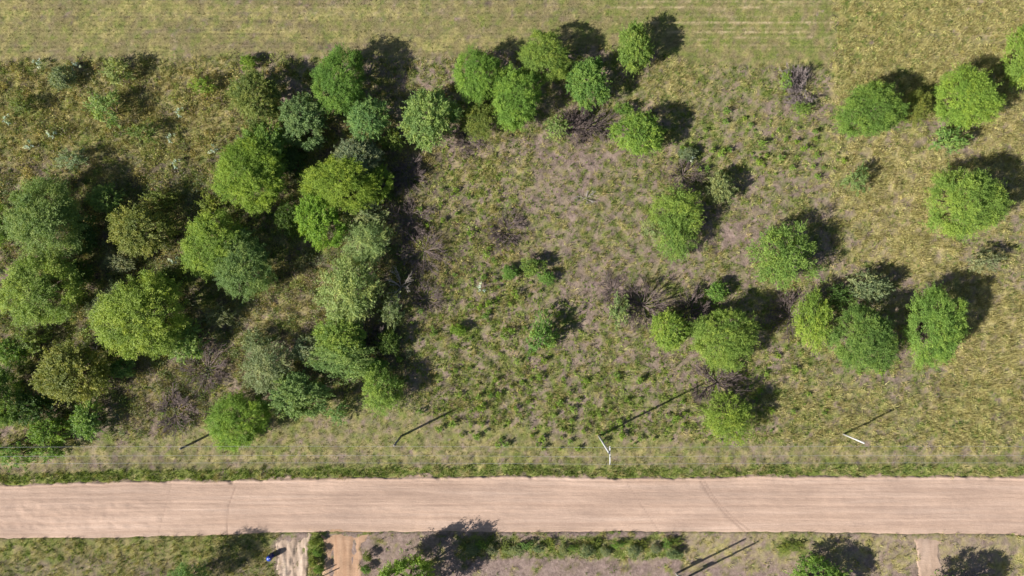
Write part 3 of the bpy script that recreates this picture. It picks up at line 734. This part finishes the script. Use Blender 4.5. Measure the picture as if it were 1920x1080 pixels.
bx_, by_ = gx(1123), gy(817)
tall = tag(empty('power_pole', (bx_, by_, gzp(bx_, by_))), 'tall pale power pole with a crossarm beside the road', 'power pole')
PH = 7.6
pole_parts(tall, PH, .125, .085, M_CONC)
ARM_Z = PH - .45
ts = TubeSet(); ts.box((.13, -.32, ARM_Z), (.085, 1.75, .11)); arm = link('crossarm', ts.mesh('crossarm', M_WHITE, False), tall)
WIRE_Y = (-1.12, -.42, .46)
for wy_ in WIRE_Y:
    ts = TubeSet(); ts.tube([(.16, wy_, ARM_Z + .06), (.16, wy_, ARM_Z + .11), (.16, wy_, ARM_Z + .14), (.16, wy_, ARM_Z + .22)], [.02, .055, .055, .03], 8)
    link('insulator', ts.mesh('insulator', M_DARK), tall)
ts = TubeSet(); ts.box((.0, 0, PH + .06), (.16, .16, .14)); link('pole_cap', ts.mesh('pole_cap', M_DARK, False), tall)
ts = TubeSet(); ts.tube([(.08, .10, ARM_Z - .9), (.16, .40, ARM_Z - .08)], [.025, .025], 6); link('brace', ts.mesh('brace', M_DARK), tall)

def short_pole(px, py, h, label, mat, r=.12):
    X, Y = gx(px), gy(py)
    root = tag(empty('utility_pole', (X, Y, gzp(X, Y))), label, 'pole', 'short poles along the verge')
    pole_parts(root, h, r, r * .8, mat)
    ts = TubeSet(); ts.tube([(0, 0, h + .003), (0, 0, h + .05)], [r * .95, r * .7], 12); link('pole_cap', ts.mesh('pole_cap', mat), root)
    ts = TubeSet(); ts.tube([(r * .6, 0, h - .35), (r * 1.6, 0, h - .35), (r * 1.6, 0, h - .22)], [.02, .02, .03], 6); link('bracket', ts.mesh('bracket', M_DARK), root)
short_pole(1582, 814, 4.2, 'white concrete pole, rightmost along the verge', M_CONC, .10)
short_pole(752, 818, 4.2, 'grey wooden pole between bright roadside tree and tall power pole', M_WOODPOLE)
short_pole(364, 829, 3.0, 'grey wooden pole whose shadow climbs the bright roadside tree', M_WOODPOLE)
short_pole(17, 837, 4.3, 'grey wooden pole at the left edge of the picture', M_WOODPOLE, .15)

for i, wy_ in enumerate(WIRE_Y):
    ts = TubeSet(); pts = []
    z_att = tall.location.z + ARM_Z + .20
    for k in range(-40, 41):
        x = k * 3.1
        t = ((x) % 62.0) / 62.0
        pts.append((bx_ + .16 + x, by_ + wy_ , z_att - 1.1 * 4 * t * (1 - t) * .5))
    ts.tube(pts, [.009] * len(pts), 5)
    tag(link('power_line', ts.mesh('power_line', M_WIRE)), ('thin overhead power wire along the verge, the one nearest the road', 'thin overhead power wire along the verge, middle of three', 'thin overhead power wire along the verge, farthest from the road')[i], 'wire', 'overhead power wires')

def meter_post(px, py, h, label):
    X, Y = gx(px), gy(py)
    root = tag(empty('meter_post', (X, Y, gzp(X, Y))), label, 'post', 'twin meter posts')
    pole_parts(root, h, .12, .09, M_CONC, 'post')
    ts = TubeSet(); ts.box((.0, .20, 1.45), (.34, .18, .62)); b = link('meter_box', ts.mesh('meter_box', M_GREYBOX, False), root)
    ts = TubeSet(); ts.box((.0, .302, 1.45), (.27, .016, .52)); link('box_door', ts.mesh('box_door', M_GREYBOX, False), b)
    ts = TubeSet(); ts.tube([(.13, 0, 1.2), (.13, 0, h - .4), (.05, 0, h - .1)], [.025, .025, .025], 6); link('conduit', ts.mesh('conduit', M_DARK), root)
meter_post(1268, 1074, 5.1, 'left of the twin concrete meter posts below the road')
meter_post(1290, 1080, 5.1, 'right of the twin concrete meter posts below the road')

def gate_post(px, py, label):
    X, Y = gx(px), gy(py)
    root = tag(empty('gate_post', (X, Y, gzp(X, Y))), label, 'post', 'thin gate posts at the driveway')
    pole_parts(root, 1.25, .06, .055, M_WOODPOLE, 'post')
    ts = TubeSet(); ts.tube([(0, 0, 1.252), (0, 0, 1.30)], [.055, .03], 10); link('post_top', ts.mesh('post_top', M_WOODPOLE), root)
gate_post(600, 1073, 'thin dark post beside the driveway, upper of two')
gate_post(606, 1079, 'thin dark post beside the driveway, lower of two')

X, Y = gx(510), gy(1041)
drum = tag(empty('drum', (X, Y, gzp(X, Y) - .02)), 'dark blue plastic drum standing on the grass south of the road', 'drum')
ts = TubeSet()
prof_ = [(0, .27), (.03, .285), (.26, .285), (.29, .30), (.32, .285), (.58, .285), (.61, .30), (.64, .285), (.86, .285), (.90, .27)]
ts.tube([(0, 0, z) for z, r in prof_], [r for z, r in prof_], 24)
body = link('body', ts.mesh('drum_body', M_BLUE), drum)
ts = TubeSet(); ts.tube([(0, 0, .902), (0, 0, .93)], [.262, .255], 24); lid = link('lid', ts.mesh('drum_lid', M_BLUELID), drum)
ts = TubeSet(); ts.tube([(.12, .05, .931), (.12, .05, .96)], [.045, .04], 10); link('bung', ts.mesh('bung', M_WHITE), lid)

# ------------------------------------------------------------------ small green tussocks one can count
TUSS = [crown_mesh('tussock', 120 + i, 5, 7, 5, .50, .14, .9, .5, True, (.55, .7)) for i in range(5)]
r2 = np.random.default_rng(77)
cand = []
zones = [(900, 620, 170, 130, 75, 'right of the bare pale tree'), (1050, 770, 260, 75, 84, 'in the dense patch above the tall power pole'), (1350, 265, 130, 60, 30, 'in the upper clearing left of the dead fan-shaped bush'),
         (1500, 285, 90, 55, 24, 'below the dead fan-shaped bush'), (870, 400, 90, 130, 34, 'beside the long shade of the western thicket'), (1480, 700, 170, 80, 28, 'below the lower eastern row of trees'),
         (1250, 800, 200, 40, 26, 'on the verge right of the tall power pole'), (1120, 430, 160, 90, 20, 'on the bare middle of the clearing'), (1180, 215, 60, 20, 6, 'around the brown brush heap'), (1040, 510, 80, 60, 14, 'around the leafy clearing shrub')]
for cx, cy, rx, ry, n, where in zones:
    k = 0
    while k < n:
        a = r2.uniform(0, TWO); q = math.sqrt(r2.random())
        x = cx + rx * q * math.cos(a); y = cy + ry * q * math.sin(a)
        if all((x - c[0]) ** 2 + (y - c[1]) ** 2 > 8 ** 2 for c in cand) and y < 850:
            cand.append((x, y, where)); k += 1
        else: n -= .05
for i, (x, y, where) in enumerate(cand[:298]):
    X, Y = gx(x), gy(y); s = float(.17 + .36 * r2.random() ** 1.8)
    o = link('tussock', TUSS[i % 5]); o.location = (X, Y, gzp(X, Y) - .03); o.scale = (s, s, s * r2.uniform(.9, 1.3)); o.rotation_euler.z = r2.uniform(0, 6.28)
    t = TONE[('lg', 'g', 'yg', 'lg')[int(r2.integers(4))]]; o.color = (t[0], t[1], t[2], 1)
    tag(o, 'small green tussock ' + where, 'tussock', 'green tussocks ' + where)

# pale grey-green rosette plants of the north-western scrub
PALE = crown_mesh('pale_plant', 150, 4, 6, 5, .45, .12, .8, .5, True)
for px, py, lab in ((75, 122, 'pale silvery plant at the field edge, far upper left'), (148, 130, 'pale silvery plant right of the small grey-green shrub'), (188, 190, 'pale silvery plant at the upper left rim of the wide pale shrub'),
                    (342, 214, 'pale silvery plant in the golden scrub, uppermost on its right side'), (326, 262, 'pale silvery plant in the golden scrub between two others'), (336, 310, 'pale silvery plant in the golden scrub, lowest on its right side'),
                    (105, 252, 'pale silvery plant in the golden scrub left of the wide pale shrub'), (60, 272, 'pale silvery plant in the golden scrub near the left edge'), (22, 228, 'pale silvery plant closest to the left edge'), (402, 280, 'pale silvery plant left of the brightest ball tree'),
                    (905, 540, 'pale grey plant on the bare soil right of the bare branches'), (1290, 296, 'pale grey plant above the brown dead bush of the clearing'), (332, 486, 'pale silvery plant in the gap left of the light green dome')):
    X, Y = gx(px), gy(py); o = link('silvery_plant', PALE); o.location = (X, Y, gzp(X, Y)); o.scale = (.62, .62, .7); o.rotation_euler.z = random.uniform(0, 6)
    t = TONE['si']; o.color = (t[0], t[1], t[2], 1); tag(o, lab, 'plant', 'pale silvery plants')

# ------------------------------------------------------------------ grass and ground cover
def scatter(n):
    return RNG.uniform(-60, 60, n), RNG.uniform(-35, 35, n)

def blades(name, X, Y, h, B, spread, width, cols, label, lean=(.25, 1.1), cat='grass'):
    n = len(X); h = np.repeat(h, B); r = RNG
    Z = np.repeat(ground_z(X, Y), B)
    a = r.uniform(0, TWO, n * B); ln = r.uniform(lean[0], lean[1], n * B)
    q = np.sqrt(r.random(n * B)) * np.repeat(spread, B); qa = r.uniform(0, TWO, n * B)
    bx = np.repeat(X, B) + q * np.cos(qa); by = np.repeat(Y, B) + q * np.sin(qa)
    L = h * r.uniform(.6, 1.2, n * B)
    tip = np.stack([bx + np.cos(a) * np.sin(ln) * L, by + np.sin(a) * np.sin(ln) * L, Z + np.cos(ln) * L], -1)
    w = np.repeat(width, B) * r.uniform(.6, 1.3, n * B) / 2; tw = a + math.pi / 2 + r.normal(0, .5, n * B)
    dx = np.cos(tw) * w; dy = np.sin(tw) * w
    v = np.stack([np.stack([bx + dx, by + dy, Z - .03], -1), np.stack([bx - dx, by - dy, Z - .03], -1), tip], 1).reshape(-1, 3)
    c = np.repeat(cols, B, 0) * r.uniform(.75, 1.25, (n * B, 1))
    cc = np.ones((n * B, 4)); cc[:, :3] = c
    m = mesh_from(name, v, np.arange(n * B * 3), 3, {'blade_colour': ('FACE', 'FLOAT_COLOR', cc)}, False, M_BLADE)
    return tag(link(name, m), label, cat, kind='stuff')

def colours(n, lo, hi, jit=.12):
    t = RNG.random((n, 1)); c = np.array(lo) * (1 - t) + np.array(hi) * t
    return c * (1 + RNG.normal(0, jit, (n, 1))) * (1 + RNG.normal(0, .035, (n, 3)))

def choose(dens_k, n, power=1.0, sel=None):
    X, Y = scatter(n); Wp = cover_weights(X, Y)
    px, py = topx(X), topy(Y)
    p = sum(Wp[:, k] * f for k, f in dens_k.items()) ** power
    p = p * ~((py > ROAD_N(px) + 1) & (py < ROAD_S(px) + 1))
    if sel is not None: p = p * sel(px, py)
    p = np.where((py > ROAD_S(px)) & (px > 612), p * np.where((px > 845) & (px < 1282) & (py < 1050), 1.0, .22), p)
    for x0, x1 in ((612, 672), (526, 576), (1722, 1760)):
        p = np.where((px > x0) & (px < x1) & (py > 990), p * .04, p)
    keep = RNG.random(n) < p
    return X[keep], Y[keep]

def undergrowth(name, X, Y, size, n_leaf, leaf, cols, label, cat='undergrowth'):
    """low leafy clumps nobody could count, one mesh"""
    n = len(X); r = RNG; N = n * n_leaf
    d = r.normal(size=(N, 3)); d[:, 2] = np.abs(d[:, 2]); d /= np.linalg.norm(d, axis=1)[:, None]
    s_ = np.repeat(size, n_leaf)[:, None]; q = r.beta(3, 1.2, N)[:, None]
    P = np.stack([np.repeat(X, n_leaf), np.repeat(Y, n_leaf), np.repeat(ground_z(X, Y), n_leaf)], -1) + d * s_ * q * np.array((1, 1, .85))
    ax = d + r.normal(0, .6, (N, 3)); ax /= np.linalg.norm(ax, axis=1)[:, None]
    sd_ = np.cross(ax, d + np.array((0, 0, .6)) + r.normal(0, .6, (N, 3))); sd_ /= np.linalg.norm(sd_, axis=1)[:, None] + 1e-6
    L = leaf * r.uniform(.6, 1.4, N)[:, None]; Wd = L * .34
    v = np.stack([P - ax * L / 2, P + sd_ * Wd / 2, P + ax * L / 2, P - sd_ * Wd / 2], 1).reshape(-1, 3)
    cc = np.ones((N, 4)); cc[:, :3] = np.repeat(cols, n_leaf, 0) * r.uniform(.75, 1.25, (N, 1))
    m = mesh_from(name, v, np.arange(N * 4), 4, {'blade_colour': ('FACE', 'FLOAT_COLOR', cc)}, False, M_BLADE)
    return tag(link(name, m), label, cat, kind='stuff')

notfield = lambda px, py: ~((py < np.interp(px, [-600, 0, 560, 600, 850, 900, 1150, 1240, 1300, 1560, 1562], [118, 112, 104, 108, 108, 98, 86, 95, 120, 125, -500])))
field = lambda px, py: ~notfield(px, py)
verge = lambda px, py: (py > np.interp(px, [-600, 0, 300, 480, 700, 900, 1500, 1920, 2500], [850, 845, 820, 760, 755, 800, 835, 850, 850])) & (py < ROAD_N(px) - 20)
wild = lambda px, py: notfield(px, py) & ~verge(px, py)
A = 120 * 70

X, Y = choose({1: 1.0, 5: .5, 3: .15}, int(A * 13), 1.0, wild)
blades('dry_grass', X, Y, RNG.uniform(.25, .75, len(X)), 12, np.full(len(X), .17), np.full(len(X), .045), colours(len(X), (.22, .195, .062), (.48, .42, .185)), 'tall dry golden grass over the scrub and eastern pasture', (.3, 1.2))
X, Y = choose({0: .9, 1: .10, 2: .06, 3: .12}, int(A * 15), 1.0, lambda px, py: wild(px, py) * np.where(px > 1540, .45, 1.0))
blades('green_grass', X, Y, RNG.uniform(.14, .42, len(X)), 9, np.full(len(X), .12), np.full(len(X), .06), colours(len(X), (.10, .150, .028), (.25, .29, .065)), 'short green grass and weeds between bare patches', (.3, 1.25))
X, Y = choose({4: .9, 0: .6, 1: .7, 2: .25}, int(A * 16), 1.0, field)
blades('field_stubble', X, Y, RNG.uniform(.05, .12, len(X)), 5, np.full(len(X), .10), np.full(len(X), .045), colours(len(X), (.115, .107, .039), (.245, .21, .09)), 'short mown grass stubble of the field along the top', (.3, 1.2))
X, Y = choose({4: .8, 0: .8, 1: .8, 2: .3}, int(A * 14), 1.0, verge)
blades('verge_grass', X, Y, RNG.uniform(.08, .24, len(X)), 7, np.full(len(X), .12), np.full(len(X), .05), colours(len(X), (.13, .14, .032), (.31, .28, .10)), 'mown olive grass of the roadside verge', (.3, 1.2))
X, Y = choose({2: .45, 3: 1.0}, int(A * 7), 1.0, wild)
blades('dead_litter', X, Y, RNG.uniform(.12, .5, len(X)), 6, np.full(len(X), .2), np.full(len(X), .03), colours(len(X), (.09, .068, .054), (.30, .235, .185)), 'brown twigs and dead stems lying on the bare soil', (.8, 1.5), 'litter')

scrub = lambda px, py: wild(px, py) & (px < 1000) & (py < 860)
X, Y = choose({1: .9, 3: .9, 0: .4}, int(A * 1.9), 1.0, scrub)
pk = RNG.random(len(X))[:, None]
cl = np.where(pk < .38, colours(len(X), (.26, .21, .062), (.44, .36, .14)), np.where(pk < .82, colours(len(X), (.18, .215, .045), (.33, .355, .09)), colours(len(X), (.11, .085, .055), (.22, .18, .13))))
undergrowth('scrub_undergrowth', X, Y, RNG.uniform(.22, .60, len(X)) * (1 + .9 * (RNG.random(len(X)) < .22)), 46, .17, cl, 'mixed golden, olive and brown undergrowth of the western scrub')
pasture = lambda px, py: wild(px, py) & (px > 1380)
X, Y = choose({1: 1.0, 0: .2, 5: .5}, int(A * 2.6), 1.0, pasture)
undergrowth('pasture_clumps', X, Y, RNG.uniform(.18, .50, len(X)), 46, .12, colours(len(X), (.33, .31, .095), (.60, .53, .23)), 'yellowish grass clumps of the eastern pasture', 'grass')
X, Y = choose({0: .5, 2: .12}, int(A * 3.2), 1.0, lambda px, py: wild(px, py) & (px > 740) & (py < 870))
undergrowth('ground_weeds', X, Y, RNG.uniform(.10, .24, len(X)), 20, .13, colours(len(X), (.10, .165, .028), (.23, .29, .055)), 'small green weeds sprinkled over the clearing', 'weeds')
strip = lambda px, py: (py > ROAD_N(px) - 9 - 20 * fbm(gx(px), gy(py) * .3, 3.0, 3, 6)) & (py < ROAD_N(px) - 4 + 9 * fbm(gx(px), 0 * px, .9, 3, 2)) & (fbm(gx(px), gy(py), 1.1, 3, 4) > .38)
X, Y = choose({0: 1.0, 1: 1.0, 2: .6, 3: .6, 5: .6}, int(A * 14), 1.0, strip)
hh = .10 + .36 * sm(.35, .65, fbm(X, Y, 1.4, 3, 3))
blades('roadside_grass', X, Y, hh, 10, np.full(len(X), .13), np.full(len(X), .055), colours(len(X), (.11, .165, .036), (.28, .31, .085)), 'taller green grass strip along the northern road edge', (.2, 1.1))

X, Y = choose({0: 1.0, 2: .5, 1: .3}, int(A * 3.4), 1.0, lambda px, py: wild(px, py) & (((px > 815) & (px < 1440) & (py > 560) & (py < 850)) | ((px > 820) & (px < 960) & (py > 280) & (py < 560))))
undergrowth('small_tussocks', X, Y, RNG.uniform(.12, .30, len(X)), 24, .14, colours(len(X), (.20, .29, .04), (.33, .41, .075)), 'many more small bright green tussocks of the clearing', 'tussocks')

X, Y = choose({0: 1.0, 1: 1.0, 3: .8}, int(A * .9), 1.0, lambda px, py: (px < 450) & (py > 118) & (py < 420) & (fbm(gx(px), gy(py), 2.4, 3, 7) > .50))
pk = RNG.random(len(X))[:, None]
cl = np.where(pk < .5, colours(len(X), (.32, .26, .075), (.54, .45, .18)), np.where(pk < .85, colours(len(X), (.13, .165, .038), (.25, .28, .08)), colours(len(X), (.16, .12, .09), (.27, .21, .16))))
undergrowth('scrub_bushes', X, Y, RNG.uniform(.35, 1.15, len(X)), 90, .18, cl, 'waist high tangled golden and olive brush of the north-western scrub')

X, Y = choose({0: 1.0, 1: .8, 3: 1.0, 2: .5}, int(A * .95), 1.0, lambda px, py: (px < 770) & (py > 320) & (py < 815) & wild(px, py))
pk = RNG.random(len(X))[:, None]
cl = np.where(pk < .55, colours(len(X), (.10, .145, .034), (.21, .26, .075)), np.where(pk < .8, colours(len(X), (.17, .20, .10), (.26, .29, .15)), colours(len(X), (.15, .115, .09), (.28, .22, .17))))
undergrowth('thicket_undergrowth', X, Y, RNG.uniform(.30, 1.0, len(X)), 100, .17, cl, 'tangled dark green and grey undergrowth between the western trees')
